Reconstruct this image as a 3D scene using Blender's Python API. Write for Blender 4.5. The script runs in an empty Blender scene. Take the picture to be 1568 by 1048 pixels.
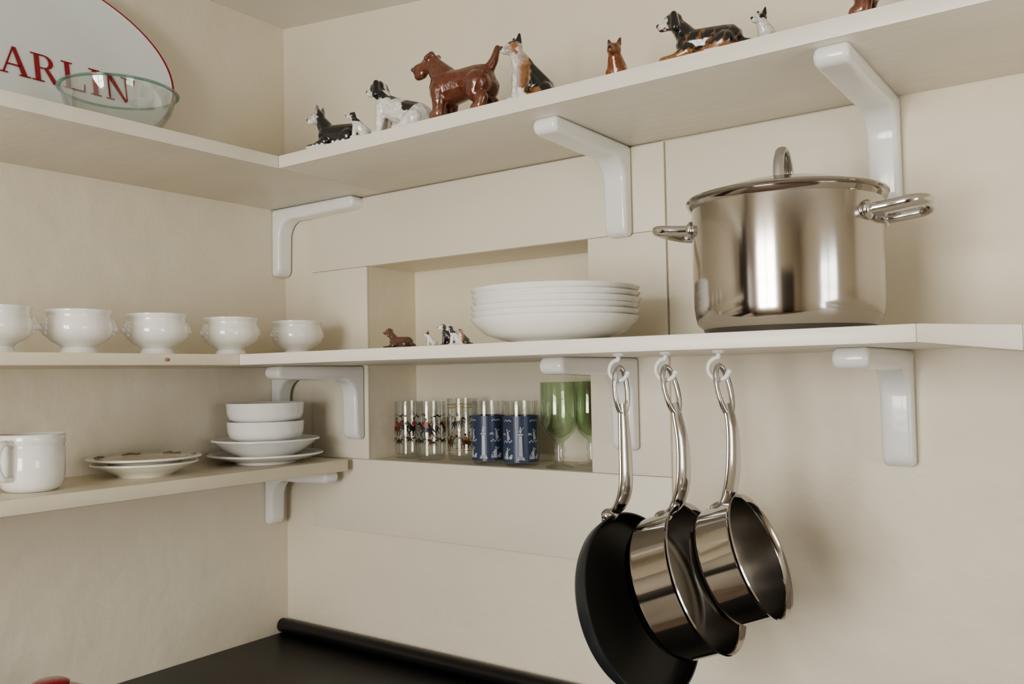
import bpy, bmesh, math, random
from mathutils import Vector, Matrix, Euler
random.seed(4)
scene = bpy.context.scene
COL = scene.collection

# ------------------------------------------------------------------ materials
def new_mat(name):
    m = bpy.data.materials.new(name); m.use_nodes = True
    nt = m.node_tree
    return m, nt, nt.nodes['Principled BSDF']

def mat(name, col, rough=0.5, metal=0.0, var=0.0, vscale=6.0, bump=0.0, bscale=80.0, coat=0.0, spec=0.5, col2=None, stretch=None, bdist=.004):
    m, nt, b = new_mat(name)
    b.inputs['Base Color'].default_value = (*col, 1)
    b.inputs['Roughness'].default_value = rough
    b.inputs['Metallic'].default_value = metal
    b.inputs['Coat Weight'].default_value = coat
    b.inputs['Coat Roughness'].default_value = 0.05
    b.inputs['Specular IOR Level'].default_value = spec
    tc = nt.nodes.new('ShaderNodeTexCoord')
    src = tc.outputs['Object']
    if stretch:
        mp = nt.nodes.new('ShaderNodeMapping'); mp.inputs['Scale'].default_value = stretch
        nt.links.new(src, mp.inputs['Vector']); src = mp.outputs['Vector']
    if var > 0 or col2:
        n = nt.nodes.new('ShaderNodeTexNoise'); n.inputs['Scale'].default_value = vscale
        n.inputs['Detail'].default_value = 5
        nt.links.new(src, n.inputs['Vector'])
        r = nt.nodes.new('ShaderNodeValToRGB')
        r.color_ramp.elements[0].position = 0.35; r.color_ramp.elements[1].position = 0.65
        c2 = col2 if col2 else tuple(c * (1 - var) for c in col)
        r.color_ramp.elements[0].color = (*c2, 1); r.color_ramp.elements[1].color = (*col, 1)
        nt.links.new(n.outputs['Fac'], r.inputs['Fac'])
        nt.links.new(r.outputs['Color'], b.inputs['Base Color'])
    if bump > 0:
        n2 = nt.nodes.new('ShaderNodeTexNoise'); n2.inputs['Scale'].default_value = bscale
        n2.inputs['Detail'].default_value = 4
        nt.links.new(src, n2.inputs['Vector'])
        bp = nt.nodes.new('ShaderNodeBump'); bp.inputs['Strength'].default_value = bump
        bp.inputs['Distance'].default_value = bdist
        nt.links.new(n2.outputs['Fac'], bp.inputs['Height'])
        nt.links.new(bp.outputs['Normal'], b.inputs['Normal'])
    return m

M_wall = mat('cream_plaster', (0.825, 0.755, 0.615), 0.5, var=0.07, vscale=2.0, bump=0.6, bscale=8, bdist=.012, col2=(.79, .73, .61))
M_ceil = mat('ceiling_paint', (0.85, 0.82, 0.74), 0.7, var=0.04, vscale=2, bump=0.3, bscale=12)
M_board = mat('painted_board', (0.82, 0.765, 0.645), 0.4, var=0.05, vscale=3, bump=0.25, bscale=18, stretch=(0.4, 1, 1))
M_shelf = mat('white_shelf_paint', (0.88, 0.835, 0.735), 0.38, var=0.07, vscale=7, bump=0.3, bscale=40, stretch=(0.3, 1, 1))
M_shelf2 = mat('aged_shelf_paint', (0.86, 0.79, 0.635), 0.4, var=0.1, vscale=7, bump=0.3, bscale=40, stretch=(1, .3, 1))
M_brk = mat('bracket_gloss_paint', (0.90, 0.90, 0.885), 0.22, var=0.02, bump=0.15, bscale=30, coat=0.5)
M_porc = mat('white_porcelain', (0.93, 0.92, 0.885), 0.12, var=0.02, coat=0.6)
M_cream = mat('cream_china', (0.90, 0.87, 0.77), 0.15, var=0.02, coat=0.5)
M_counter = mat('black_worktop', (0.010, 0.010, 0.011), 0.4, var=0.3, vscale=50, bump=0.05)
M_edge = mat('black_edging', (0.016, 0.015, 0.015), 0.35, var=0.2, bump=0.1)
M_steel = mat('polished_steel', (0.53, 0.50, 0.47), 0.12, 1.0, var=0.08, vscale=3, bump=0.04, bscale=6)
M_steel_p = mat('polished_pan_steel', (0.53, 0.50, 0.47), 0.10, 1.0, var=0.06, vscale=3, bump=0.03, bscale=6)
M_steel_in = mat('brushed_steel_inside', (0.36, 0.345, 0.33), 0.28, 1.0, var=0.1, vscale=20)
M_chrome = mat('chrome_handle', (0.64, 0.63, 0.62), 0.12, 1.0, var=0.02)
M_base = mat('steel_base_dark', (0.20, 0.19, 0.185), 0.3, 1.0, var=0.1)
M_pan_out = mat('anodised_pan_outside', (0.040, 0.046, 0.052), 0.32, 0.3, var=0.1, vscale=10)
M_pan_in = mat('nonstick_black', (0.007, 0.007, 0.008), 0.35, 0.0, var=0.2, vscale=30)
M_hook = mat('white_plastic_hook', (0.88, 0.88, 0.87), 0.3, var=0.02)
M_plate = mat('pale_blue_enamel', (0.80, 0.85, 0.85), 0.12, var=0.02, coat=0.6)
M_red = mat('red_enamel', (0.36, 0.015, 0.03), 0.15, var=0.1, coat=0.5)
M_brown = mat('brown_trim', (0.38, 0.25, 0.16), 0.3, var=0.1)
M_floor = mat('stone_floor', (0.26, 0.19, 0.14), 0.5, var=0.3, vscale=4, bump=0.2)
M_cab = mat('cabinet_paint', (0.62, 0.58, 0.50), 0.45, var=0.04, bump=0.05)
M_wood = mat('dark_oak', (0.10, 0.055, 0.03), 0.4, var=0.4, vscale=5, bump=0.2, bscale=20, stretch=(1, 1, .2))
M_frame = mat('window_frame_paint', (0.85, 0.84, 0.80), 0.4, var=0.03)
I_black = mat('black_print', (0.025, 0.018, 0.016), 0.35, var=0.1)
I_brown = mat('chestnut_print', (0.12, 0.04, 0.02), 0.35, var=0.1)
I_red = mat('red_print', (0.40, 0.02, 0.03), 0.35, var=0.1)
I_gold = mat('gold_print', (0.38, 0.25, 0.08), 0.3, 0.4, var=0.1)
I_blue = mat('slate_blue_print', (0.050, 0.070, 0.135), 0.3, var=0.15, vscale=40)
I_pale = mat('pale_blue_print', (0.50, 0.54, 0.58), 0.35, var=0.2, vscale=60)

def glass_mat(name, tint=(1, 1, 1), density=0.12, edge=.6):
    """thin-walled glass: tinted transparency + grazing reflection"""
    m = bpy.data.materials.new(name); m.use_nodes = True
    nt = m.node_tree; nt.nodes.clear()
    L = nt.links.new
    out = nt.nodes.new('ShaderNodeOutputMaterial')
    tr = nt.nodes.new('ShaderNodeBsdfTransparent'); tr.inputs['Color'].default_value = (*tint, 1)
    gl = nt.nodes.new('ShaderNodeBsdfGlossy'); gl.inputs['Roughness'].default_value = 0.03
    lw = nt.nodes.new('ShaderNodeLayerWeight'); lw.inputs['Blend'].default_value = 0.25
    mx = nt.nodes.new('ShaderNodeMixShader')
    ma = nt.nodes.new('ShaderNodeMath'); ma.operation = 'MULTIPLY_ADD'
    ma.inputs[1].default_value = edge; ma.inputs[2].default_value = density * 0.4
    L(lw.outputs['Facing'], ma.inputs[0])
    cl = nt.nodes.new('ShaderNodeClamp'); L(ma.outputs[0], cl.inputs['Value'])
    L(cl.outputs[0], mx.inputs['Fac']); L(tr.outputs[0], mx.inputs[1]); L(gl.outputs[0], mx.inputs[2])
    L(mx.outputs[0], out.inputs['Surface'])
    return m

G_clear = glass_mat('clear_glass', (0.97, 0.98, 0.97), .15)
G_bowl = glass_mat('clear_bowl_glass', (0.96, 0.98, 0.975), 0.3, .65)
G_rim = glass_mat('bowl_rim_glass', (0.55, 0.80, 0.75), 0.5)
G_green = glass_mat('green_glass', (0.885, 0.952, 0.865), 0.2, .4)

def vcol_mat():
    m, nt, b = new_mat('glazed_figurine')
    a = nt.nodes.new('ShaderNodeVertexColor'); a.layer_name = 'Col'
    n = nt.nodes.new('ShaderNodeTexNoise'); n.inputs['Scale'].default_value = 120; n.inputs['Detail'].default_value = 4
    tc = nt.nodes.new('ShaderNodeTexCoord'); nt.links.new(tc.outputs['Object'], n.inputs['Vector'])
    mp = nt.nodes.new('ShaderNodeMapRange'); mp.inputs[1].default_value = .3; mp.inputs[2].default_value = .7
    mp.inputs[3].default_value = 0.7; mp.inputs[4].default_value = 1.15
    nt.links.new(n.outputs['Fac'], mp.inputs[0])
    mx = nt.nodes.new('ShaderNodeVectorMath'); mx.operation = 'SCALE'
    nt.links.new(a.outputs['Color'], mx.inputs[0]); nt.links.new(mp.outputs[0], mx.inputs['Scale'])
    nt.links.new(mx.outputs[0], b.inputs['Base Color'])
    bp = nt.nodes.new('ShaderNodeBump'); bp.inputs['Strength'].default_value = .35; bp.inputs['Distance'].default_value = .003
    nt.links.new(n.outputs['Fac'], bp.inputs['Height']); nt.links.new(bp.outputs['Normal'], b.inputs['Normal'])
    b.inputs['Roughness'].default_value = 0.2; b.inputs['Coat Weight'].default_value = 1.0; b.inputs['Coat Roughness'].default_value = .03
    return m
M_fig = vcol_mat()

# ------------------------------------------------------------------ mesh helpers
def obj_from(bm, name, m, parent=None, smooth=True, angle=35):
    me = bpy.data.meshes.new(name)
    bmesh.ops.recalc_face_normals(bm, faces=bm.faces)
    bm.to_mesh(me); bm.free()
    if smooth:
        for p in me.polygons: p.use_smooth = True
        me.set_sharp_from_angle(angle=math.radians(angle))
    ms = m if isinstance(m, (list, tuple)) else [m]
    for k in ms: me.materials.append(k)
    o = bpy.data.objects.new(name, me); COL.objects.link(o)
    if parent: o.parent = parent
    return o

def empty(name, loc=(0, 0, 0)):
    e = bpy.data.objects.new(name, None); e.empty_display_size = 0.05; e.location = loc
    COL.objects.link(e); return e

def add_box(bm, x0, x1, y0, y1, z0, z1, mi=0):
    vs = [bm.verts.new(p) for p in [(x0,y0,z0),(x1,y0,z0),(x1,y1,z0),(x0,y1,z0),(x0,y0,z1),(x1,y0,z1),(x1,y1,z1),(x0,y1,z1)]]
    for f in [(0,3,2,1),(4,5,6,7),(0,1,5,4),(1,2,6,5),(2,3,7,6),(3,0,4,7)]:
        fc = bm.faces.new([vs[i] for i in f]); fc.material_index = mi
    return vs

def box(name, x0, x1, y0, y1, z0, z1, m, bev=0.0, parent=None):
    bm = bmesh.new(); add_box(bm, x0, x1, y0, y1, z0, z1)
    if bev > 0:
        bmesh.ops.bevel(bm, geom=bm.edges[:], offset=bev, segments=3, profile=0.5, affect='EDGES')
    return obj_from(bm, name, m, parent)

def prism(name, poly, z0, z1, m, bev=0.0, parent=None):
    """z0/z1 scalar or per-vertex lists"""
    bm = bmesh.new(); n = len(poly)
    Z0 = z0 if isinstance(z0, list) else [z0]*n; Z1 = z1 if isinstance(z1, list) else [z1]*n
    a = [bm.verts.new((x, y, Z0[i])) for i, (x, y) in enumerate(poly)]; b = [bm.verts.new((x, y, Z1[i])) for i, (x, y) in enumerate(poly)]
    bm.faces.new(a); bm.faces.new(b)
    for i in range(n): bm.faces.new([a[i], a[(i+1) % n], b[(i+1) % n], b[i]])
    bmesh.ops.recalc_face_normals(bm, faces=bm.faces)
    if bev > 0: bmesh.ops.bevel(bm, geom=bm.edges[:], offset=bev, segments=2, profile=0.5, affect='EDGES')
    return obj_from(bm, name, m, parent)

def add_lathe(bm, prof, seg=64, mat_fn=None, M=None):
    rings = []
    for r, z in prof:
        if r < 1e-6:
            p = Vector((0, 0, z)); rings.append([bm.verts.new(M @ p if M else p)])
        else:
            ring = []
            for i in range(seg):
                a = 2*math.pi*i/seg; p = Vector((r*math.cos(a), r*math.sin(a), z))
                ring.append(bm.verts.new(M @ p if M else p))
            rings.append(ring)
    for k in range(len(rings)-1):
        A, B = rings[k], rings[k+1]
        mi = mat_fn(k) if mat_fn else 0
        for i in range(seg):
            j = (i+1) % seg
            if len(A) == 1 and len(B) == 1: continue
            if len(A) == 1: f = bm.faces.new([A[0], B[i], B[j]])
            elif len(B) == 1: f = bm.faces.new([A[i], B[0], A[j]])
            else: f = bm.faces.new([A[i], A[j], B[j], B[i]])
            f.material_index = mi

def catmull(pts, n=8, closed=False):
    P = [Vector(p) for p in pts]; out = []
    N = len(P)
    for i in range(N if closed else N-1):
        if closed: p0, p1, p2, p3 = P[(i-1) % N], P[i], P[(i+1) % N], P[(i+2) % N]
        else: p0, p1, p2, p3 = P[max(i-1, 0)], P[i], P[i+1], P[min(i+2, N-1)]
        for k in range(n):
            t = k/n
            out.append(0.5*((2*p1)+(-p0+p2)*t+(2*p0-5*p1+4*p2-p3)*t*t+(-p0+3*p1-3*p2+p3)*t**3))
    if not closed: out.append(P[-1])
    return out

def add_sweep(bm, pts, rw, rt=None, side=None, seg=14, closed=False, mi=0):
    """tube along pts, half-width rw along 'side', half-thickness rt across"""
    n = len(pts); rings = []
    prevS = Vector(side).normalized() if side else None
    for i, p in enumerate(pts):
        if closed: t = (pts[(i+1) % n]-pts[(i-1) % n]).normalized()
        else: t = (pts[min(i+1, n-1)]-pts[max(i-1, 0)]).normalized()
        if prevS is None:
            prevS = t.orthogonal().normalized()
        S = (prevS - t*prevS.dot(t))
        S = S.normalized() if S.length > 1e-5 else t.orthogonal().normalized()
        if not side: prevS = S
        B = t.cross(S)
        w = rw(i/(n-1)) if callable(rw) else rw
        h = (rt(i/(n-1)) if callable(rt) else rt) if rt is not None else w
        rings.append([bm.verts.new(p + S*w*math.cos(2*math.pi*k/seg) + B*h*math.sin(2*math.pi*k/seg)) for k in range(seg)])
    m = n if closed else n-1
    for i in range(m):
        A, B_ = rings[i], rings[(i+1) % n]
        for k in range(seg):
            f = bm.faces.new([A[k], A[(k+1) % seg], B_[(k+1) % seg], B_[k]]); f.material_index = mi
    if not closed:
        bm.faces.new(rings[0]).material_index = mi; bm.faces.new(rings[-1]).material_index = mi

def add_ball(bm, c, r, sc=(1, 1, 1), mi=0, sub=3):
    res = bmesh.ops.create_icosphere(bm, subdivisions=sub, radius=r)
    for v in res['verts']:
        v.co = Vector((v.co.x*sc[0], v.co.y*sc[1], v.co.z*sc[2])) + Vector(c)
    for v in res['verts']:
        for f in v.link_faces: f.material_index = mi

# ------------------------------------------------------------------ room shell (eye level is z=1.0, floor z=-0.65)
FZ = -0.65; RX = 3.6; RY = -3.4
def ceil_z(x): return 2.07 - 0.11*x
XR1, XR2, ZR1, ZR2, RD = 0.353, 1.066, 0.775, 1.310, 0.19
bm = bmesh.new()
add_box(bm, -0.2, XR1, 0, 0.22, FZ, 2.3); add_box(bm, XR2, RX+.2, 0, 0.22, FZ, 2.3)
add_box(bm, XR1, XR2, 0, 0.22, FZ, ZR1); add_box(bm, XR1, XR2, 0, 0.22, ZR2, 2.3)
add_box(bm, XR1, XR2, RD, 0.22, ZR1, ZR2)
obj_from(bm, 'wall_back', M_wall, smooth=False)
box('wall_left', -0.2, 0, RY-.2, 0, FZ, 2.3, M_wall)
WY0, WY1, WZ0, WZ1 = -1.75, -0.85, 0.45, 1.45
bm = bmesh.new()
add_box(bm, RX, RX+.2, RY-.2, WY0, FZ, 2.3); add_box(bm, RX, RX+.2, WY1, 0, FZ, 2.3)
add_box(bm, RX, RX+.2, WY0, WY1, FZ, WZ0); add_box(bm, RX, RX+.2, WY0, WY1, WZ1, 2.3)
obj_from(bm, 'wall_right', M_wall, smooth=False)
VX0, VX1, VZ0, VZ1 = 0.75, 1.95, 0.35, 1.65
bm = bmesh.new()
add_box(bm, 0, VX0, RY-.2, RY, FZ, 2.3); add_box(bm, VX1, RX, RY-.2, RY, FZ, 2.3)
add_box(bm, VX0, VX1, RY-.2, RY, FZ, VZ0); add_box(bm, VX0, VX1, RY-.2, RY, VZ1, 2.3)
obj_from(bm, 'wall_front', M_wall, smooth=False)
box('floor', -0.2, RX+.2, RY-.2, 0.22, FZ-.1, FZ, M_floor)
bm = bmesh.new()
vs = [bm.verts.new(p) for p in [(-.2, RY-.2, ceil_z(-.2)), (RX+.2, RY-.2, ceil_z(RX+.2)), (RX+.2, .22, ceil_z(RX+.2)), (-.2, .22, ceil_z(-.2)),
                                (-.2, RY-.2, 2.4), (RX+.2, RY-.2, 2.4), (RX+.2, .22, 2.4), (-.2, .22, 2.4)]]
for f in [(0,3,2,1),(4,5,6,7),(0,1,5,4),(1,2,6,5),(2,3,7,6),(3,0,4,7)]: bm.faces.new([vs[i] for i in f])
obj_from(bm, 'ceiling', M_ceil, smooth=False)
# unseen oak plank door, added on the front wall to darken steel reflections
e = empty('added_dark_door')
for i in range(5):
    box('plank_%d' % i, 2.25+i*.17, 2.25+i*.17+.166, RY+.001, RY+.04, FZ+.002, 1.35, M_wood, .004, e)
for i, z in enumerate((-.4, .35, 1.1)): box('ledge_%d' % i, 2.27, 3.07, RY+.041, RY+.065, z, z+.12, M_wood, .004, e)
add = bmesh.new(); add_ball(add, (2.34, RY+.09, .35), .028); obj_from(add, 'knob', M_chrome, e)
# tall oak cupboard out of view, added as a dark reflection for the stockpot
e = empty('added_oak_cupboard')
box('carcass', .004, .50, -3.39, -2.47, FZ+.06, 1.55, M_wood, .006, e)
box('plinth', .004, .47, -3.37, -2.49, FZ+.001, FZ+.0595, M_wood, .003, e)
box('cornice', .004, .53, -3.392, -2.44, 1.5505, 1.60, M_wood, .01, e)
for i in range(2):
    y0 = -3.37+i*.45
    box('upper_door_%d' % i, .5005, .52, y0, y0+.43, .35, 1.50, M_wood, .004, e)
    box('lower_door_%d' % i, .5005, .52, y0, y0+.43, FZ+.10, .30, M_wood, .004, e)

def window(name, axis, c, a0, a1, z0, z1):
    e = empty(name)
    def bar(n, p0, p1, q0, q1):
        if axis == 'x': box(n, c, c+.05, p0, p1, q0, q1, M_frame, .004, e)
        else: box(n, p0, p1, c-.05, c, q0, q1, M_frame, .004, e)
    w = .05
    bar('jamb_a', a0, a0+w, z0, z1); bar('jamb_b', a1-w, a1, z0, z1)
    bar('sill', a0+w, a1-w, z0, z0+w); bar('head', a0+w, a1-w, z1-w, z1)
    m = (a0+a1)/2; bar('mullion', m-.025, m+.025, z0+w, z1-w)
    for i in (1, 2):
        zz = z0+(z1-z0)*i/3
        bar('glazing_bar_%d' % i, a0+w, m-.025, zz-.01, zz+.01); bar('glazing_bar_%d' % (i+2), m+.025, a1-w, zz-.01, zz+.01)
window('window_1', 'x', RX+.08, WY0, WY1, WZ0, WZ1)
window('window_2', 'y', RY-.08, VX0, VX1, VZ0, VZ1)

PT = 0.009
def board(name, x0, x1, z0, z1, t=PT): return box(name, x0, x1, -t, 0.0, z0, z1, M_board, .0015)
board('trim_1', 0.129, 1.262, ZR2+.0003, 1.503)
board('trim_2', 0.129, XR1, ZR1+.0003, ZR2-.0003)
board('trim_3', XR2, 1.262, ZR1+.0003, ZR2-.0003)
board('trim_4', 0.129, 1.262, 0.574, ZR1-.0003)
board('trim_5', 1.266, 1.69, 1.062, 1.503, .007)

# ------------------------------------------------------------------ shelves
ZT, TT = 1.506, 0.031
sh = empty('upper_wall_shelf')
prism('back_board', [(0.427, 0), (3.58, 0), (3.58, -0.3715), (0.427, -0.3715)], ZT, ZT+TT, M_shelf, .0025, sh)
prism('side_board', [(0.0, 0), (0.4262, 0), (0.4262, -2.2), (0, -2.2)], ZT, ZT+TT, M_shelf, .0025, sh)
ZMB, ZM = 1.034, 1.059
BM_, AM_ = -0.48, 0.418
sh = empty('middle_wall_shelf')
prism('back_board', [(AM_, 0), (XR1+.07, 0), (XR1+.07, RD-.002), (XR2-.001, RD-.002), (XR2-.001, 0), (1.846, 0), (1.846, BM_), (AM_, BM_)], ZMB, ZM, M_shelf, .002, sh)
prism('end_board', [(1.8462, 0), (1.975, 0), (1.975, -.56), (1.8462, BM_-.0005)], [ZMB, 1.018, 1.018, ZMB], [ZM, 1.0495, 1.0485, ZM], M_shelf, .0015, sh)
prism('far_board', [(1.9752, 0), (3.58, 0), (3.58, -.62), (2.07, -.62), (1.9752, -.5605)], 1.018, 1.0485, M_shelf, .0015, sh)
prism('side_board', [(0, 0), (AM_-.001, 0), (AM_-.001, -2.2), (0, -2.2)], ZMB, ZM, M_shelf2, .002, sh)
box('recess_board', XR1+.001, XR1+.0695, 0.001, RD-.002, ZMB, ZM, M_shelf, .001, sh)
bm = bmesh.new(); add_ball(bm, (AM_-.0035, -.66, ZMB+.012), .006, (.6, 1.5, 1)); obj_from(bm, 'wood_knot', M_brown, sh)
ZL, ZLT, AL = 0.7436, 0.776, 0.30
prism('lower_wall_shelf', [(0, -.035), (AL, -.035), (AL, -2.2), (0, -2.2)], ZL, ZLT, M_shelf2, .003)

# ------------------------------------------------------------------ brackets
def bracket(zt, h, L, W, pos, axis, off=0.0):
    t = 0.036; P = []
    P += [(0, 0), (L-.02, 0)]
    for k in range(9):
        a = math.pi/2 - math.pi*k/8; P.append((L-.017+.017*math.cos(a), -.017+.017*math.sin(a)))
    P += [(L-.06, -.035)]
    R = .05; cx, cz = t+R, -t-R
    P.append((cx+.06, -t-.002))
    for k in range(11):
        a = math.pi/2 + (math.pi/2)*k/10; P.append((cx+R*math.cos(a), cz+R*math.sin(a)))
    for k in range(6):
        a = 0 - (math.pi/2)*k/5; P.append((t-.020+.018*math.cos(a), -h+.022+.022*math.sin(a)))
    P += [(0, -h)]
    bm = bmesh.new()
    def W3(d, z, s):
        if axis == 'y': return (pos+s, -d-off, zt+z)
        return (d+off, pos+s, zt+z)
    A = [bm.verts.new(W3(d, z, 0)) for d, z in P]; B = [bm.verts.new(W3(d, z, W)) for d, z in P]
    n = len(P); bm.faces.new(A); bm.faces.new(B)
    for i in range(n): bm.faces.new([A[i], A[(i+1) % n], B[(i+1) % n], B[i]])
    bmesh.ops.recalc_face_normals(bm, faces=bm.faces)
    ed = [e for e in bm.edges if len(e.link_faces) == 2 and e.calc_face_angle(0) > 0.9]
    bmesh.ops.bevel(bm, geom=ed, offset=.010, segments=5, profile=.5, affect='EDGES', clamp_overlap=True)
    return obj_from(bm, 'shelf_bracket', M_brk, angle=50)
bracket(ZT, .203, .312, .056, 1.129, 'y', PT)
bracket(ZT, .203, .358, .056, 1.686, 'y', 0)
bracket(ZMB, .203, .300, .056, .286, 'y', PT)
bracket(ZMB, .203, .316, .056, 1.135, 'y', PT)
bracket(ZMB, .213, .338, .056, 1.694, 'y', 0)
bracket(ZT, .20, .345, .052, -.053, 'x')
bracket(ZMB, .20, .27, .05, -.060, 'x')
bracket(ZL, .165, .265, .05, -.086, 'x')

# ------------------------------------------------------------------ worktop
ZC = 0.254
wt = empty('kitchen_worktop')
box('back_run', .001, 2.6, -.62, -.001, ZC-.04, ZC, M_counter, .004, wt)
box('side_run', .001, .62, -2.4, -.6202, ZC-.04, ZC, M_counter, .004, wt)
bm = bmesh.new()
add_sweep(bm, [Vector((x, -.023, ZC+.0205)) for x in (0.002, .9, 1.8, 2.59)], .020, .020, seg=24)
obj_from(bm, 'trim_6', M_edge)
cab = empty('base_cabinet')
prism('carcass', [(.001, -.001), (2.58, -.001), (2.58, -.58), (.58, -.58), (.58, -2.38), (.001, -2.38)], FZ+.001, ZC-.0405, M_cab, 0, cab)
for i in range(4):
    x0 = .66+i*.48; box('door_panel_%d' % i, x0, x0+.46, -.60, -.581, FZ+.1, ZC-.07, M_cab, .004, cab)
for i in range(3):
    y0 = -2.36+i*.56; box('side_door_%d' % i, .581, .60, y0, y0+.54, FZ+.1, ZC-.07, M_cab, .004, cab)

# ------------------------------------------------------------------ stock pot
def stockpot(cx, cy, z0):
    e = empty('stockpot', (cx, cy, z0)); R = .150; H = .213
    bm = bmesh.new()
    prof = [(0, 0.002), (R-.022, 0.0), (R-.018, .002), (R-.015, .010), (R-.006, .018), (R-.003, .03), (R-.001, .045), (R, .10), (R, H-.006), (R+.005, H-.002), (R+.007, H+.002), (R+.004, H+.004), (R-.003, H), (R-.004, .04), (R-.03, .015), (0, .013)]
    add_lathe(bm, prof, 128, lambda k: 1 if k < 3 else 0)
    obj_from(bm, 'pot_body', [M_steel, M_base], e, angle=40)
    bm = bmesh.new()
    prof = [(R-.006, H-.004), (R+.006, H+.005), (R+.009, H+.007), (R+.008, H+.010), (R-.004, H+.012), (R-.02, H+.018), (R*.6, H+.030), (R*.25, H+.037), (0, H+.038)]
    add_lathe(bm, prof, 128); obj_from(bm, 'lid', M_steel, e, angle=60)
    bm = bmesh.new()
    d = Vector((-.12, 1.0, 0)).normalized(); s = d.cross(Vector((0, 0, 1)))
    base = H+.034
    pts = catmull([d*-.044+Vector((0, 0, base)), d*-.038+Vector((0, 0, base+.030)), d*-.018+Vector((0, 0, base+.051)), Vector((0, 0, base+.055)), d*.018+Vector((0, 0, base+.051)), d*.038+Vector((0, 0, base+.030)), d*.044+Vector((0, 0, base))], 6)
    add_sweep(bm, pts, .0085, .005, side=s)
    for q in (-1, 1): add_ball(bm, d*q*.044+Vector((0, 0, base-.003)), .013, (1.2, 1.2, .35))
    obj_from(bm, 'lid_handle', M_chrome, e, angle=60)
    for q, nm in ((1, 'side_handle_a'), (-1, 'side_handle_b')):
        bm = bmesh.new(); zh = H-.034
        th = math.radians(20)
        a0 = Vector((q*R*math.cos(th), -R*math.sin(th), zh)); a1 = Vector((q*R*math.cos(th), R*math.sin(th), zh))
        ctrl = [a0, a0+Vector((q*.025, 0, .002)), Vector((q*(R+.050), -.052, zh+.006)), Vector((q*(R+.066), -.030, zh+.009)), Vector((q*(R+.070), 0, zh+.010)),
                Vector((q*(R+.066), .030, zh+.009)), Vector((q*(R+.050), .052, zh+.006)), a1+Vector((q*.025, 0, .002)), a1]
        add_sweep(bm, catmull(ctrl, 6), .0085, .0095)
        for a in (a0, a1): add_ball(bm, a, .013, (.7, 1.3, 1.2))
        obj_from(bm, nm, M_chrome, e, angle=60)
    return e
stockpot(1.622, -.312, ZM)

# ------------------------------------------------------------------ plate stack
def plate_stack(cx, cy, z0):
    e = empty('white_bowl_stack', (cx, cy, z0))
    R = .168
    for i in range(6):
        z = i*.0116
        bm = bmesh.new()
        prof = [(0, .006), (.062, .006), (.064, 0), (.070, 0), (.072, .005), (.105, .010), (.140, .022), (R-.008, .040), (R, .050), (R+.001, .0525), (R-.002, .0535), (R-.010, .044), (.138, .027), (.10, .015), (.06, .012), (0, .012)]
        M = Matrix.Translation((random.uniform(-.002, .002), random.uniform(-.002, .002), z))
        add_lathe(bm, prof, 96, None, M); obj_from(bm, 'bowl_%d' % i, M_porc, e, angle=60)
plate_stack(1.139, -.262, ZM)

# ------------------------------------------------------------------ lion-head bowls
def lion_bowl(x, y, z0, rot):
    e = empty('lion_head_bowl', (x, y, z0)); e.rotation_euler = (0, 0, rot)
    bm = bmesh.new()
    prof = [(0, .004), (.028, .003), (.034, 0), (.038, 0), (.039, .004), (.036, .010), (.033, .016), (.038, .021), (.053, .029), (.064, .040), (.068, .053), (.0675, .066), (.064, .075), (.0625, .080), (.063, .087), (.066, .092), (.066, .095), (.063, .096), (.059, .090), (.058, .082), (.062, .070), (.063, .056), (.054, .042), (.034, .031), (0, .028)]
    add_lathe(bm, prof, 72); obj_from(bm, 'bowl_body', M_porc, e, angle=60)
    for q in (-1, 1):
        bm = bmesh.new()
        add_ball(bm, (q*.066, 0, .060), .015, (.6, 1, 1.1)); add_ball(bm, (q*.073, 0, .057), .0075, (1, .9, .9))
        add_ball(bm, (q*.071, .006, .065), .004); add_ball(bm, (q*.071, -.006, .065), .004)
        for k in range(9):
            a = 2*math.pi*k/9; add_ball(bm, (q*.065, .013*math.cos(a), .060+.015*math.sin(a)), .0055, sub=2)
        obj_from(bm, 'lion_head', M_porc, e, angle=70)
for y in (-.168, -.379, -.580, -.762, -.930): lion_bowl(.25, y, ZM, math.radians(78))

# ------------------------------------------------------------------ lower shelf crockery
def dish(name, prof, x, y, z, m, mats=None, fn=None, parent=None):
    bm = bmesh.new(); add_lathe(bm, prof, 96, fn); o = obj_from(bm, name, mats or m, parent, angle=60)
    o.location = (x, y, z); return o
def plate_prof(R, h, t=.004, foot=.5):
    return [(0, .003), (R*foot-.004, .003), (R*foot-.003, 0), (R*foot+.002, 0), (R*foot+.003, .004), (R*.72, h*.45), (R*.97, h-.002), (R, h), (R, h+.002), (R-.004, h+t*.9), (R*.72, h*.45+t), (R*foot, .004+t), (0, .004+t)]
e = empty('white_mug', (.190, -.830, ZLT))
bm = bmesh.new()
add_lathe(bm, [(0, .004), (.036, .004), (.040, 0), (.048, .001), (.058, .010), (.063, .028), (.064, .05), (.064, .090), (.0625, .092), (.0625, .098), (.0645, .101), (.0645, .116), (.063, .119), (.061, .116), (.060, .03), (.045, .010), (0, .008)], 80)
obj_from(bm, 'cup', M_porc, e, angle=50)
bm = bmesh.new()
hd = Vector((.45, -.90, 0)).normalized()
pts = catmull([hd*.060+Vector((0, 0, .100)), hd*.082+Vector((0, 0, .104)), hd*.100+Vector((0, 0, .088)), hd*.102+Vector((0, 0, .060)), hd*.085+Vector((0, 0, .034)), hd*.060+Vector((0, 0, .030))], 6)
add_sweep(bm, pts, .010, .006, side=hd.cross(Vector((0, 0, 1)))); obj_from(bm, 'handle', M_porc, e)
e = empty('patterned_plate_stack', (.142, -.545, ZLT))
dish('soup_plate', plate_prof(.122, .030, .005, .5), 0, 0, 0, M_cream, parent=e)
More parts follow.
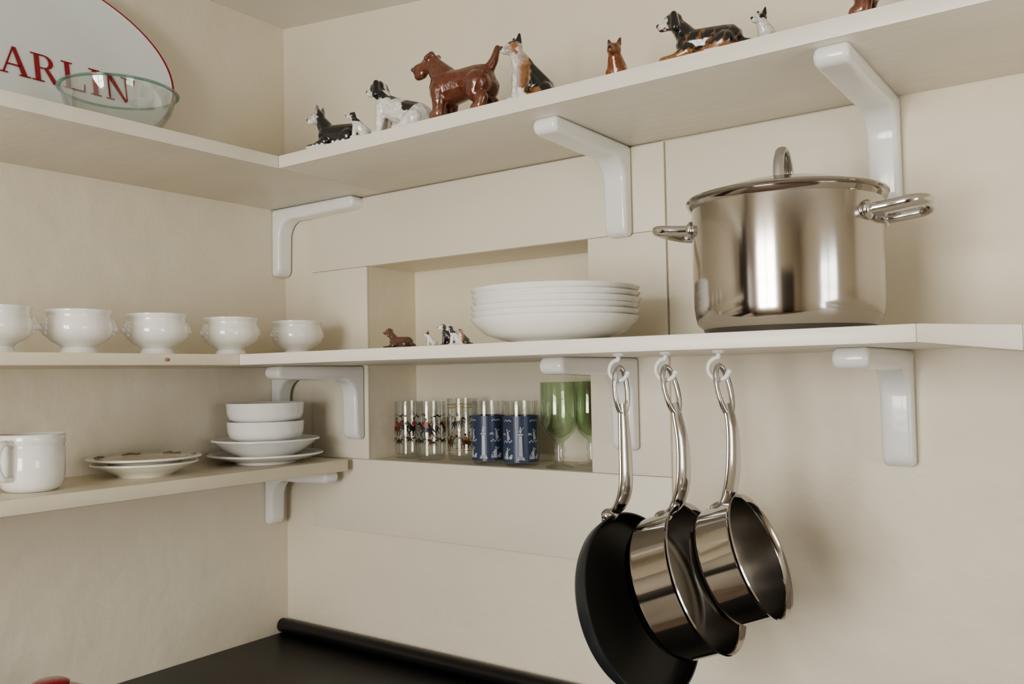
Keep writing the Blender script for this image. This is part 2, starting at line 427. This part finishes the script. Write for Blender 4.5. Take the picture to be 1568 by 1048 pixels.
bm = bmesh.new(); add_lathe(bm, plate_prof(.130, .012, .005, .62), 96); o = obj_from(bm, 'top_plate', M_cream, e, angle=60); o.location = (0, 0, .031)
bm = bmesh.new()
def rim_z(r): return .031 + .0104 + (r-.0936)/(.126-.0936)*.0061
for k in range(7):
    a = 2*math.pi*k/7
    pts = []
    for j in range(13):
        t = j/12; rr = .112+.005*math.sin(t*9+k); aa = a+t*.40
        pts.append(Vector((rr*math.cos(aa), rr*math.sin(aa), rim_z(rr)+.0003)))
    add_sweep(bm, pts, .0018, .0005, seg=8)
obj_from(bm, 'rim_pattern', M_brown, e)
e = empty('mixed_bowl_stack', (.160, -.203, ZLT))
dish('bottom_plate', plate_prof(.152, .024, .005, .5), 0, 0, 0, M_porc, parent=e)
dish('wide_dish', plate_prof(.143, .050, .005, .4), 0, 0, .012, M_porc, parent=e)
def bowl_prof(R, h): return [(0, .004), (.040, .004), (.042, 0), (.046, 0), (.048, .004), (R*.75, .008), (R*.93, .020), (R*.98, .035), (R, h), (R-.003, h+.001), (R-.005, h-.002), (R*.92, .025), (R*.7, .014), (0, .012)]
dish('cereal_bowl_a', bowl_prof(.102, .062), 0, 0, .050, M_porc, parent=e)
dish('cereal_bowl_b', bowl_prof(.103, .062), -.001, 0, .0995, M_porc, parent=e)

# ------------------------------------------------------------------ glassware with printed decoration
def wrap_poly(bm, poly, r, a0, z0, mi, s=1.0, flip=1):
    """printed shape wrapped on the outside of a glass of radius r"""
    def P(u, v):
        a = a0 + flip*u*s/r
        return bm.verts.new((r*math.cos(a), r*math.sin(a), z0+v*s))
    cu = sum(p[0] for p in poly)/len(poly); cv = sum(p[1] for p in poly)/len(poly)
    c = P(cu, cv); V = [P(*p) for p in poly]
    for i in range(len(V)):
        f = bm.faces.new([c, V[i], V[(i+1) % len(V)]]); f.material_index = mi
def ell(cx, cy, rx, ry, rot=0, n=12):
    return [(cx+rx*math.cos(t)*math.cos(rot)-ry*math.sin(t)*math.sin(rot), cy+rx*math.cos(t)*math.sin(rot)+ry*math.sin(t)*math.cos(rot)) for t in [2*math.pi*k/n for k in range(n)]]
def seg_(x0, y0, x1, y1, w0, w1):
    dx, dy = x1-x0, y1-y0; l = math.hypot(dx, dy); nx, ny = -dy/l, dx/l
    return [(x0+nx*w0, y0+ny*w0), (x1+nx*w1, y1+ny*w1), (x1-nx*w1, y1-ny*w1), (x0-nx*w0, y0-ny*w0)]
def horse_rider(bm, r, a0, z0, s, mh, mr, flip=1):
    for p in [ell(0, .020, .0125, .0058), seg_(.009, .022, .0165, .033, .0045, .0028), ell(.0195, .033, .0055, .0026, -.6), seg_(-.011, .022, -.019, .014, .002, .001),
              seg_(.008, .018, .015, .011, .0022, .0013), seg_(.015, .011, .012, .004, .0013, .0009), seg_(.005, .017, .006, .003, .0022, .0009),
              seg_(-.008, .018, -.013, .010, .003, .0014), seg_(-.013, .010, -.017, .004, .0014, .0009), seg_(-.006, .017, -.006, .003, .0024, .0009)]:
        wrap_poly(bm, p, r, a0, z0, mh, s, flip)
    for p in [seg_(0, .024, .002, .037, .0032, .0038), seg_(.002, .034, .009, .029, .0016, .0011)]: wrap_poly(bm, p, r+.0003, a0, z0, mr, s, flip)
    for p in [ell(.0025, .0405, .0024, .0026), seg_(0, .0435, .0065, .0435, .0012, .0008), seg_(.001, .026, .004, .016, .0022, .0014)]: wrap_poly(bm, p, r+.0003, a0, z0, 0, s, flip)
def hound(bm, r, a0, z0, s, m, flip=1):
    for p in [ell(0, .008, .007, .0028), ell(.0085, .0115, .0035, .002), seg_(-.006, .009, -.011, .0145, .0009, .0005)]+[seg_(x, .008, x+d, .001, .0012, .0006) for x, d in ((.005, .003), (.003, -.001), (-.004, .001), (-.006, -.003))]:
        wrap_poly(bm, p, r, a0, z0, m, s, flip)
def tumbler(name, x, y, z, h, r, kind, rot=0):
    e = empty(name, (x, y, z)); e.rotation_euler = (0, 0, rot)
    bm = bmesh.new()
    add_lathe(bm, [(0, .001), (r-.006, 0), (r-.002, .004), (r, .012), (r+.0005, h-.002), (r, h), (r-.0015, h), (r-.002, .014), (r-.006, .011), (0, .011)], 64)
    obj_from(bm, 'glass', G_clear, e, angle=50)
    bm = bmesh.new(); R = r+.0011
    if kind == 'hunt':
        for k in range(4):
            horse_rider(bm, R, k*math.pi/2, .058, 1.25, 0 if k % 2 else 1, 2, 1 if k % 3 else -1)
            hound(bm, R, k*math.pi/2+.35, .038, 1.3, 1 if k % 2 else 0)
            hound(bm, R, k*math.pi/2-.40, .044, 1.1, 0)
            for q in range(3): wrap_poly(bm, ell((q-1)*.008, .118+.003*(q % 2), .005, .0025), R, k*math.pi/2+.7, 0, 0)
    elif kind == 'gold':
        for k in range(5):
            a = k*2*math.pi/5
            horse_rider(bm, R, a, .082, .95, 0, 3); horse_rider(bm, R, a+.6, .030, .95, 1, 3, -1)
            for q in range(4): wrap_poly(bm, seg_(-.006+q*.004, .0, -.002+q*.004, .010, .0008, .0004), R, a, .070, 3)
        for zz in (.140, .148, .026):
            n = 48
            for k in range(n):
                wrap_poly(bm, [(-.0028, 0), (.0028, 0), (.0028, .0016), (-.0028, .0016)], R, k*2*math.pi/n, zz, 3)
    else:
        R1 = R
        prof = [(R1, .010), (R1, .124)]
        add_lathe(bm, prof, 64, lambda k: 4)
        R2 = R1+.0007
        for k in range(4):
            a = k*math.pi/2
            # column on a stepped plinth with a figure on top
            for p in [[(-.010, 0), (.010, 0), (.010, .004), (-.010, .004)], [(-.008, .0045), (.008, .0045), (.008, .008), (-.008, .008)], seg_(0, .009, 0, .060, .0048, .0036),
                      [(-.007, .061), (.007, .061), (.006, .065), (-.006, .065)], ell(0, .071, .0035, .005), ell(0, .079, .0022, .0024), seg_(.002, .074, .008, .080, .001, .0007)]:
                wrap_poly(bm, p, R2, a, .016, 5)
            # seated / standing robed figures, shrubs and a bird
            a2 = a+math.pi/4
            for p in [seg_(-.004, 0, -.002, .022, .006, .003), ell(-.001, .026, .0026, .0028), seg_(-.001, .020, .008, .026, .0013, .0009), seg_(-.003, .019, -.010, .012, .0013, .0009),
                      ell(.009, .004, .0055, .004), ell(.012, .009, .0035, .003), seg_(-.012, 0, -.012, .010, .0022, .001)]:
                wrap_poly(bm, p, R2, a2, .018, 5)
            for p in [seg_(-.003, 0, 0, .018, .0045, .0022), ell(.001, .0215, .0021, .0024), seg_(0, .016, -.008, .021, .001, .0008), ell(.010, .012, .0055, .0015, .5), ell(.012, .012, .0055, .0014, -.4)]:
                wrap_poly(bm, p, R2, a2, .066, 5, 1.1, -1)
            for q in range(6): wrap_poly(bm, ell(-.013+q*.005, .003*(q % 2), .0026, .002), R2, a2, .060, 5)
            for q in range(5): wrap_poly(bm, ell(-.010+q*.005, .002*(q % 2), .0024, .0018), R2, a2, .112, 5)
    obj_from(bm, 'print', [I_black, I_brown, I_red, I_gold, I_blue, I_pale], e, smooth=False)
tumbler('hunting_scene_tumbler', .422, .080, ZR1, .158, .039, 'hunt', 1.2)
tumbler('hunting_scene_tumbler', .512, .068, ZR1, .158, .041, 'hunt', .5)
tumbler('gold_print_tumbler', .595, .105, ZR1, .165, .041, 'gold')
tumbler('blue_print_tumbler', .7205, .055, ZR1, .160, .0415, 'blue', .35)
tumbler('blue_print_tumbler', .823, .055, ZR1, .160, .0440, 'blue', .60)
def goblet(x, y, z, r):
    bm = bmesh.new()
    add_lathe(bm, [(0, .002), (.034, .0), (.036, .003), (.034, .005), (.014, .010), (.010, .016), (.013, .024), (.010, .032), (.014, .042), (.010, .052), (.011, .062), (.022, .070), (r*.82, .086), (r*.97, .108), (r, .135), (r, .205), (r-.0015, .2065), (r-.002, .204), (r-.002, .135), (r*.93, .108), (r*.78, .090), (.012, .073), (0, .071)], 64,
              lambda k: 1 if k < 9 else 0)
    o = obj_from(bm, 'green_goblet', [G_green, G_clear], angle=60); o.location = (x, y, z)
goblet(.941, .050, ZR1, .0455); goblet(.977, .141, ZR1, .0425)

# ------------------------------------------------------------------ glass bowl + platter, top left
bm = bmesh.new()
add_lathe(bm, [(0, .003), (.046, .002), (.050, .0), (.056, .003), (.084, .022), (.107, .058), (.118, .096), (.1185, .098), (.116, .100), (.113, .096), (.102, .060), (.080, .026), (.050, .007), (0, .006)], 96)
n = 64
ring = [Vector((.1195*math.cos(2*math.pi*k/n), .1195*math.sin(2*math.pi*k/n), .099)) for k in range(n)]
add_sweep(bm, ring, .0028, .0050, side=(0, 0, 1), seg=10, closed=True, mi=1)
o = obj_from(bm, 'glass_bowl', [G_bowl, G_rim], angle=60); o.location = (.290, -.694, ZT+TT)

e = empty('oval_platter')
tilt = math.atan2(.085, .42)
PC = Vector((.066, -.806, 1.760))
eu = Vector((0, 1, 0)); ev = Vector((-math.sin(tilt), 0, math.cos(tilt))); en = eu.cross(ev)
a_, b_ = .380, .222
def PP(u, v, w=0): return PC + eu*u + ev*v + en*w
bm = bmesh.new(); seg = 128
prof = [(0, 0), (.55, 0), (.72, .001), (.78, .006), (.93, .012), (.955, .014), (.985, .016), (1, .0165), (1, .0135), (.93, .008), (.78, .001), (.70, -.004), (0, -.004)]
rings = []
for s, w in prof:
    if s == 0: rings.append([bm.verts.new(PP(0, 0, w))]); continue
    rings.append([bm.verts.new(PP(a_*s*math.cos(2*math.pi*k/seg), b_*s*math.sin(2*math.pi*k/seg), w)) for k in range(seg)])
for k in range(len(rings)-1):
    A, B = rings[k], rings[k+1]
    for i in range(seg):
        j = (i+1) % seg
        if len(A) == 1: f = bm.faces.new([A[0], B[i], B[j]])
        elif len(B) == 1: f = bm.faces.new([A[i], B[0], A[j]])
        else: f = bm.faces.new([A[i], A[j], B[j], B[i]])
        f.material_index = 1 if k in (6, 7) else 0
obj_from(bm, 'dish', [M_plate, M_red], e, angle=60)
def letter_polys(ch):
    S = []
    def q(*p): S.append(p)
    if ch == 'A':
        q((.04, 0), (.12, .02), (.50, 1), (.44, 1)); q((.70, 0), (.90, 0), (.56, 1), (.42, 1)); q((.22, .32), (.70, .32), (.70, .38), (.22, .38))
        q((-.06, 0), (.24, 0), (.24, .05), (-.06, .05)); q((.60, 0), (1.0, 0), (1.0, .05), (.60, .05))
    elif ch in 'RLIDN':
        if ch != 'N':
            q((.12, 0), (.30, 0), (.30, 1), (.12, 1)); q((0, 0), (.42, 0), (.42, .05), (0, .05)); q((0, .95), (.42, .95), (.42, 1), (0, 1))
        if ch == 'L':
            q((.3, 0), (.82, 0), (.82, .05), (.3, .05)); q((.76, .05), (.82, .05), (.84, .32), (.80, .32))
        if ch == 'R':
            arc = [(.45+.33*math.cos(t), .74+.26*math.sin(t), .45+.17*math.cos(t), .74+.21*math.sin(t)) for t in [math.pi/2-math.pi*k/12 for k in range(13)]]
            for k in range(12):
                p, r = arc[k], arc[k+1]; q((p[0], p[1]), (r[0], r[1]), (r[2], r[3]), (p[2], p[3]))
            q((.3, .95), (.46, .95), (.46, 1), (.3, 1)); q((.3, .48), (.46, .48), (.46, .53), (.3, .53))
            q((.44, .50), (.60, .50), (.92, 0), (.72, 0)); q((.72, 0), (1.0, 0), (1.0, .05), (.72, .05))
        if ch == 'D':
            arc = [(.42+.46*math.cos(t), .5+.5*math.sin(t), .42+.28*math.cos(t), .5+.45*math.sin(t)) for t in [math.pi/2-math.pi*k/14 for k in range(15)]]
            for k in range(14):
                p, r = arc[k], arc[k+1]; q((p[0], p[1]), (r[0], r[1]), (r[2], r[3]), (p[2], p[3]))
        if ch == 'N':
            q((.12, 0), (.18, 0), (.18, 1), (.12, 1)); q((.80, 0), (.86, 0), (.86, 1), (.80, 1)); q((.06, 1), (.28, 1), (.86, 0), (.74, 0))
            q((0, 0), (.32, 0), (.32, .05), (0, .05)); q((.66, .95), (1.0, .95), (1.0, 1), (.66, 1)); q((0, .95), (.2, .95), (.2, 1), (0, 1))
    elif ch == "'":
        q((.1, .72), (.16, .72), (.26, 1), (.06, 1))
    return S
bm = bmesh.new()
lh = .068
x = -.108
for ch, adv in [('D', 1.0), ('A', 1.02), ('R', 1.05), ('L', 1.0), ('I', .58), ('N', 1.08), ("'", .3)]:
    for poly in letter_polys(ch):
        A = [bm.verts.new(PP(x+px*lh*.95, -.074+pz*lh, .0022)) for px, pz in poly]
        try: bm.faces.new(A)
        except Exception: pass
    x += adv*lh*.97
o = obj_from(bm, 'lettering', M_red, e, smooth=False)

# ------------------------------------------------------------------ red jar on worktop
e = empty('red_storage_jar', (.36, -.875, ZC))
bm = bmesh.new()
add_lathe(bm, [(0, 0), (.070, 0), (.078, .006), (.080, .03), (.080, .105), (.076, .113), (.072, .113), (.072, .02), (0, .012)], 64); obj_from(bm, 'jar_body', M_red, e, angle=50)
bm = bmesh.new()
add_lathe(bm, [(0, .116), (.070, .114), (.082, .115), (.084, .120), (.081, .130), (.066, .148), (.048, .157), (.036, .161), (.034, .164), (.035, .169), (.028, .173), (0, .175)], 64); obj_from(bm, 'lid', M_red, e, angle=60)

# ------------------------------------------------------------------ hooks and hanging pans
def cup_hook(x, y, z):
    bm = bmesh.new()
    add_lathe(bm, [(0, 0), (.010, 0), (.010, -.003), (.006, -.005), (0, -.006)], 24)
    pts = [Vector((0, 0, -.003)), Vector((0, 0, -.010))]
    c = Vector((0, 0, -.029)); r = .018
    for k in range(0, 15):
        a = math.radians(90 + k*18); pts.append(c+Vector((r*math.cos(a), 0, r*math.sin(a))))
    add_sweep(bm, pts, .0038, .0038, side=(0, 1, 0), seg=10)
    add_ball(bm, pts[-1], .0048, sub=2)
    o = obj_from(bm, 'cup_hook', M_hook, angle=70); o.location = (x, y, z)

def hang_pan(name, rc, R, depth, Rb, n, hpts, mats, wall=.0025, steel=True):
    e = empty(name, rc)
    n = Vector(n).normalized(); up = (Vector((0, 0, 1)) - n*n.z).normalized(); sd = n.cross(up)
    rot = Matrix((sd, up, n)).transposed().to_4x4()
    bm = bmesh.new()
    if steel:
        prof = [(0, -depth-.003), (Rb-.012, -depth-.003), (Rb-.008, -depth), (Rb-.002, -depth+.008), (R-.001, -depth+.02), (R, -.008), (R+.003, -.003), (R+.006, 0), (R+.004, .002), (R-.002, -.003), (R-wall, -.01), (R-wall-.001, -depth+.02), (Rb-.012, -depth+.004), (0, -depth+.004)]
        f = lambda k: 1 if k >= 10 else (2 if k < 1 else 0)
    else:
        prof = [(0, -depth-.002), (Rb-.006, -depth-.002), (Rb, -depth+.002), (Rb+.006, -depth+.010), (R-.002, -.010), (R+.001, -.001), (R+.001, .001), (R-.002, .001), (R-.005, -.010), (Rb+.002, -depth+.011), (Rb-.008, -depth+.004), (0, -depth+.004)]
        f = lambda k: 1 if k >= 7 else 0
    add_lathe(bm, prof, 112, f, rot)
    obj_from(bm, 'pan_body', mats, e, angle=50)
    bm = bmesh.new()
    rcV = Vector(rc)
    H = [Vector(p)-rcV for p in hpts]
    cv = catmull(H, 8)
    top = H[-1]; nxt = H[-2]
    dr = (top-nxt).normalized()
    eye_len = .040
    eye_c = top - dr*eye_len*.75
    body = [p for p in cv if (p-top).length > eye_len*1.35]
    body.append(eye_c - dr*(eye_len*.55))
    sdir = Vector((.50, .86, 0)).normalized()
    add_sweep(bm, body, lambda t: .0095+.0045*math.sin(math.pi*min(1, t+.05)), lambda t: .0060-.001*t, side=sdir, seg=18)
    loop = [eye_c + dr*(eye_len*math.cos(a)) + sdir*(.0125*math.sin(a)) for a in [2*math.pi*k/28 for k in range(28)]]
    add_sweep(bm, loop, .0050, .0045, side=(.86, -.50, 0), seg=10, closed=True)
    mp = H[0]
    add_ball(bm, mp, .016, (.9, 1.3, .7))
    for q in (-1, 1): add_ball(bm, mp + Vector((-.004, q*.012, -.006)), .0060)
    obj_from(bm, 'handle', M_chrome, e, angle=60)
    return e
HY = -.40
n3 = (.927, .047, .37)
hang_pan('small_saucepan', (1.598, HY, .714), .094, .078, .090, n3,
         [(1.532, HY, .782), (1.546, HY, .798), (1.556, HY, .843), (1.557, HY, .905), (1.549, HY, .950), (1.539, HY, 1.000)], [M_steel_p, M_steel_in, M_base])
hang_pan('large_saucepan', (1.508, HY, .671), .118, .088, .113, n3,
         [(1.434, HY, .761), (1.456, HY, .779), (1.470, HY, .820), (1.471, HY, .880), (1.461, HY, .935), (1.446, HY, 1.000)], [M_steel_p, M_steel_in, M_base])
hang_pan('frying_pan', (1.396, HY, .614), .153, .034, .141, (.91, -.09, .33),
         [(1.332, HY, .756), (1.352, HY, .773), (1.364, HY, .81), (1.364, HY, .880), (1.361, HY, .94), (1.357, HY, 1.000)], [M_pan_out, M_pan_in], steel=False)
for x in (1.355, 1.444, 1.537): cup_hook(x, HY, ZMB)

# ------------------------------------------------------------------ glazed dog figurines
def hull(bm, p0, r0, p1, r1):
    tmp = bmesh.new()
    for p, r in ((p0, r0), (p1, r1)):
        res = bmesh.ops.create_icosphere(tmp, subdivisions=2, radius=r)
        for v in res['verts']: v.co = v.co + Vector(p)
    res = bmesh.ops.convex_hull(tmp, input=tmp.verts[:])
    bad = [g for g in res['geom_interior'] if isinstance(g, bmesh.types.BMVert)]
    if bad: bmesh.ops.delete(tmp, geom=bad, context='VERTS')
    me = bpy.data.meshes.new('t'); tmp.to_mesh(me); tmp.free(); bm.from_mesh(me); bpy.data.meshes.remove(me)
def sym(caps):
    out = []
    for p0, r0, p1, r1 in caps:
        out.append((p0, r0, p1, r1)); out.append(((p0[0], -p0[1], p0[2]), r0, (p1[0], -p1[1], p1[2]), r1))
    return out
def head_caps(h, ears, muz=.026, hr=.018):
    x, z = h
    c = [((x, 0, z), hr, (x+.006, 0, z-.001), hr*.92), ((x+.010, 0, z-.005), hr*.62, (x+muz, 0, z-.008), .0088), ((x+muz, 0, z-.004), .0045, (x+muz+.004, 0, z-.004), .0040)]
    if ears == 'point': c += sym([((x-.004, .010, z+.012), .0078, (x-.004, .0145, z+.027), .0030)])
    if ears == 'fold': c += sym([((x-.004, .012, z+.014), .0070, (x+.006, .019, z+.006), .0050)])
    if ears == 'flop': c += sym([((x-.004, .016, z+.008), .007, (x-.008, .021, z-.020), .010)])
    return c
def dog(kind, ears):
    if kind == 'sit':
        c = [((-.030, 0, .034), .032, (.008, 0, .072), .026), ((.010, 0, .078), .025, (.024, 0, .100), .018)]
        c += sym([((-.026, .018, .026), .023, (-.015, .022, .020), .017), ((-.012, .026, .010), .010, (.018, .026, .008), .0085),
                  ((.018, .013, .068), .014, (.026, .014, .012), .0095), ((.026, .014, .009), .0095, (.038, .014, .008), .0085)])
        c += [((-.050, 0, .014), .012, (-.085, .012, .012), .007)]
        h = (.030, .118)
    elif kind == 'sitlong':
        c = [((-.080, 0, .032), .030, (-.02, 0, .054), .028), ((-.02, 0, .054), .028, (.012, 0, .073), .024), ((.012, 0, .078), .022, (.022, 0, .098), .016)]
        c += sym([((-.078, .018, .024), .022, (-.060, .022, .018), .015), ((-.060, .026, .009), .009, (-.030, .026, .008), .008),
                  ((.014, .013, .068), .013, (.020, .014, .012), .009), ((.020, .014, .009), .009, (.034, .014, .008), .008)])
        c += [((-.100, 0, .016), .007, (-.122, .008, .010), .005)]
        h = (.030, .113)
    elif kind == 'lie':
        c = [((-.050, 0, .031), .030, (.024, 0, .036), .028), ((.024, 0, .044), .024, (.046, 0, .076), .016)]
        c += sym([((-.048, .020, .023), .021, (-.030, .026, .015), .014), ((-.040, .030, .009), .009, (-.012, .032, .008), .008),
                  ((.022, .018, .018), .014, (.045, .019, .010), .010), ((.045, .019, .009), .009, (.074, .016, .008), .008)])
        c += [((-.074, 0, .022), .010, (-.100, .012, .014), .006)]
        h = (.054, .088)
    else:  # standing terrier: short legs, deep barrel chest, short thick neck
        c = [((-.050, 0, .070), .032, (-.010, 0, .068), .032), ((-.010, 0, .068), .032, (.032, 0, .066), .038), ((.036, 0, .088), .029, (.056, 0, .114), .020)]
        c += sym([((-.054, .016, .060), .027, (-.048, .020, .040), .019), ((-.048, .020, .040), .016, (-.066, .021, .027), .0125), ((-.066, .021, .027), .0125, (-.060, .021, .012), .0125), ((-.060, .021, .011), .012, (-.048, .021, .009), .010),
                  ((.036, .019, .058), .021, (.036, .021, .034), .0155), ((.036, .021, .034), .015, (.038, .021, .013), .0135), ((.038, .021, .011), .0135, (.050, .021, .009), .011)])
        c += [((-.068, 0, .086), .012, (-.082, 0, .104), .009), ((-.082, 0, .104), .009, (-.090, 0, .126), .0065)]
        h = (.064, .126)
    muz = .040 if kind == 'stand' else .026
    c += head_caps(h, ears, muz)
    if kind == 'stand': c += [((h[0]+.006, 0, h[1]-.004), .0145, (h[0]+.038, 0, h[1]-.008), .013), ((h[0]+.028, 0, h[1]-.017), .011, (h[0]+.038, 0, h[1]-.020), .0095), ((h[0]+.008, 0, h[1]+.010), .010, (h[0]+.02, 0, h[1]+.006), .008)]
    return c, h, muz

BLK = (.012, .011, .011); WHT = (.82, .80, .75); TAN = (.30, .14, .055); RED = (.15, .042, .020); GRY = (.24, .23, .22)
def figurine(name, kind, ears, colfn, loc, rot, scale, vox=.0024):
    caps, h, muz = dog(kind, ears)
    bm = bmesh.new()
    for c in caps: hull(bm, *c)
    me = bpy.data.meshes.new(name); bm.to_mesh(me); bm.free()
    o = bpy.data.objects.new(name, me); COL.objects.link(o)
    md = o.modifiers.new('r', 'REMESH'); md.mode = 'VOXEL'; md.voxel_size = vox
    ms = o.modifiers.new('s', 'SMOOTH'); ms.factor = .5; ms.iterations = 4
    dg = bpy.context.evaluated_depsgraph_get()
    nm = bpy.data.meshes.new_from_object(o.evaluated_get(dg))
    o.modifiers.clear(); o.data = nm
    bm = bmesh.new(); bm.from_mesh(nm)
    n0 = len(bm.verts)
    x, z = h
    ex = [((x+.0140, .0085, z+.005), .0032), ((x+.0140, -.0085, z+.005), .0032), ((x+muz+(.012 if kind == 'stand' else .006), 0, z-.004), .0046)]
    for p, r in ex: add_ball(bm, p, r, sub=2)
    bm.to_mesh(nm); bm.free()
    ca = nm.color_attributes.new('Col', 'FLOAT_COLOR', 'POINT')
    for i, v in enumerate(nm.vertices):
        if i >= n0: col = (.01, .008, .008)
        else:
            j = .0025*math.sin(v.co.x*420)*math.cos(v.co.z*380+v.co.y*300)
            col = colfn(v.co.x+j, v.co.y, v.co.z+j, x, z)
        ca.data[i].color = (*col, 1)
    for p in nm.polygons: p.use_smooth = True
    nm.materials.clear(); nm.materials.append(M_fig)
    zmin = min(v.co.z for v in nm.vertices)
    o.scale = (scale,)*3; o.rotation_euler = (0, 0, rot)
    o.location = (loc[0], loc[1], loc[2]-zmin*scale)
    return o
def mixc(a, b, t):
    t = max(0, min(1, t)); return tuple(a[i]*(1-t)+b[i]*t for i in range(3))
def c_husky(x, y, z, hx, hz):
    if z > hz+.015: return GRY
    if z > hz-.02 and x > hx+.002: return mixc(WHT, GRY, (z-hz)/.014)
    if z > hz-.03 and x > hx-.004: return mixc(WHT, GRY, .7)
    if (x > .036 and z < .055 and abs(y) < .014) or z < .010: return WHT
    return BLK
def c_spaniel_bw(x, y, z, hx, hz):
    if abs(y) > .012 and z > hz-.032: return BLK
    if z > hz-.010: return WHT if (abs(y) < .004 or x > hx+.012) else BLK
    if (x+.065)**2+(z-.058)**2 < .018**2 or (x+.02)**2+(z-.088)**2 < .012**2: return BLK
    return WHT
def c_red(x, y, z, hx, hz):
    c = mixc(RED, (.17, .055, .028), (z-.02)*8)
    c = mixc(c, (.30, .14, .08), (.024-z)*30)
    return mixc(c, (.07, .022, .014), (x-hx-.036)*90) if x > hx else c
def c_collie(x, y, z, hx, hz):
    if z > hz+.008: return BLK
    if z > hz-.018 and x > hx+.002: return mixc(mixc(WHT, TAN, .25), TAN, abs(y)/.010-.4)
    if x > .006 and z > .026: return mixc(WHT, TAN, abs(y)/.016-.5)
    if z < .03 and x > -.01: return WHT if x > .022 else TAN
    return BLK
def c_shep(x, y, z, hx, hz):
    return mixc((.26, .085, .035), (.06, .025, .015), (.0-x)*40) if z < hz+.018 else (.12, .04, .02)
def c_cocker(x, y, z, hx, hz):
    if z > hz-.014 and x > hx+.010: return mixc(WHT, (.6, .33, .25), (x-hx-.02)*50) if z < hz+.004 else mixc(WHT, TAN, .5)
    if abs(y) > .014 and z > hz-.034: return BLK
    if z < .016: return TAN
    if x > .03 and z < .06: return mixc(TAN, WHT, .3) if abs(y) < .012 else BLK
    return mixc(BLK, TAN, .65) if math.sin(x*240+z*150+y*90) > .80 else BLK
def c_scot(x, y, z, hx, hz):
    if z > hz+.011 or (abs(y) > .012 and z > hz-.004): return BLK
    return WHT
def c_dach(x, y, z, hx, hz): return mixc((.06, .022, .016), (.15, .06, .035), z*12)
ZS = ZT+TT
R180 = math.pi
figurine('husky_figurine', 'lie', 'point', c_husky, (.580, -.325, ZS), R180+.25, .92)
figurine('spaniel_puppy_figurine', 'sit', 'flop', c_spaniel_bw, (.676, -.347, ZS), R180+.9, .46)
figurine('spotted_hound_figurine', 'sitlong', 'flop', c_spaniel_bw, (.752, -.325, ZS), R180+.12, 1.0)
figurine('airedale_figurine', 'stand', 'fold', c_red, (.950, -.322, ZS), R180+.1, 1.04)
figurine('collie_figurine', 'sit', 'point', c_collie, (1.120, -.316, ZS), R180+1.05, .92)
figurine('shepherd_figurine', 'sit', 'point', c_shep, (1.268, -.215, ZS), R180+1.75, .82)
figurine('cocker_spaniel_figurine', 'lie', 'flop', c_cocker, (1.492, -.325, ZS), R180+.15, .90)
figurine('scottie_figurine', 'sit', 'point', c_scot, (1.582, -.245, ZS), R180+1.1, .62)
figurine('setter_figurine', 'stand', 'flop', c_red, (1.795, -.32, ZS), R180+.1, .95)
figurine('dachshund_figurine', 'lie', 'flop', c_dach, (.840, -.400, ZM), R180+.2, .42)
figurine('miniature_terrier_figurine', 'sit', 'point', c_scot, (.928, -.400, ZM), R180+.8, .23)
figurine('miniature_collie_figurine', 'sit', 'flop', c_husky, (.982, -.410, ZM), R180+.5, .33)
figurine('miniature_spaniel_figurine', 'sit', 'flop', c_spaniel_bw, (1.020, -.435, ZM), R180+.8, .28)
figurine('miniature_hound_figurine', 'sit', 'flop', c_collie, (1.052, -.450, ZM), R180+1.2, .22)

# ------------------------------------------------------------------ light
w = bpy.data.worlds.new('World'); scene.world = w; w.use_nodes = True
sky = w.node_tree.nodes.new('ShaderNodeTexSky'); sky.sky_type = 'HOSEK_WILKIE'; sky.turbidity = 8
w.node_tree.links.new(sky.outputs[0], w.node_tree.nodes['Background'].inputs[0]); w.node_tree.nodes['Background'].inputs[1].default_value = 0.4
def area(name, loc, rot, sx, sy, power, col):
    l = bpy.data.lights.new(name, 'AREA'); l.shape = 'RECTANGLE'; l.size = sx; l.size_y = sy; l.energy = power; l.color = col
    o = bpy.data.objects.new(name, l); o.location = loc; o.rotation_euler = rot; COL.objects.link(o); return o
area('window_daylight_front', ((VX0+VX1)/2, RY-.14, (VZ0+VZ1)/2), (math.radians(90), 0, 0), VX1-VX0, VZ1-VZ0, 78, (1, .985, .955))
area('window_daylight_right', (RX+.14, (WY0+WY1)/2, (WZ0+WZ1)/2), (math.radians(90), 0, math.radians(90)), WY1-WY0, WZ1-WZ0, 16, (.96, .98, 1))
scene.view_settings.view_transform = 'AgX'
scene.view_settings.look = 'AgX - Medium High Contrast'

# ------------------------------------------------------------------ camera
cam = bpy.data.cameras.new('camera'); co = bpy.data.objects.new('camera', cam); COL.objects.link(co)
yaw, p, r = .6252, .0383, -.0179
F = Vector((-math.sin(yaw)*math.cos(p), math.cos(yaw)*math.cos(p), math.sin(p)))
rt = Vector((math.cos(yaw), math.sin(yaw), 0)); up = rt.cross(F)
Rv = rt*math.cos(r)+up*math.sin(r); Uv = -rt*math.sin(r)+up*math.cos(r)
mw = Matrix((Rv, Uv, -F)).transposed().to_4x4(); mw.translation = Vector((2.083, -1.7212, 1.0))
co.matrix_world = mw
cam.sensor_width = 36; cam.lens = 36*1328.24/1568; cam.clip_start = .01
scene.camera = co
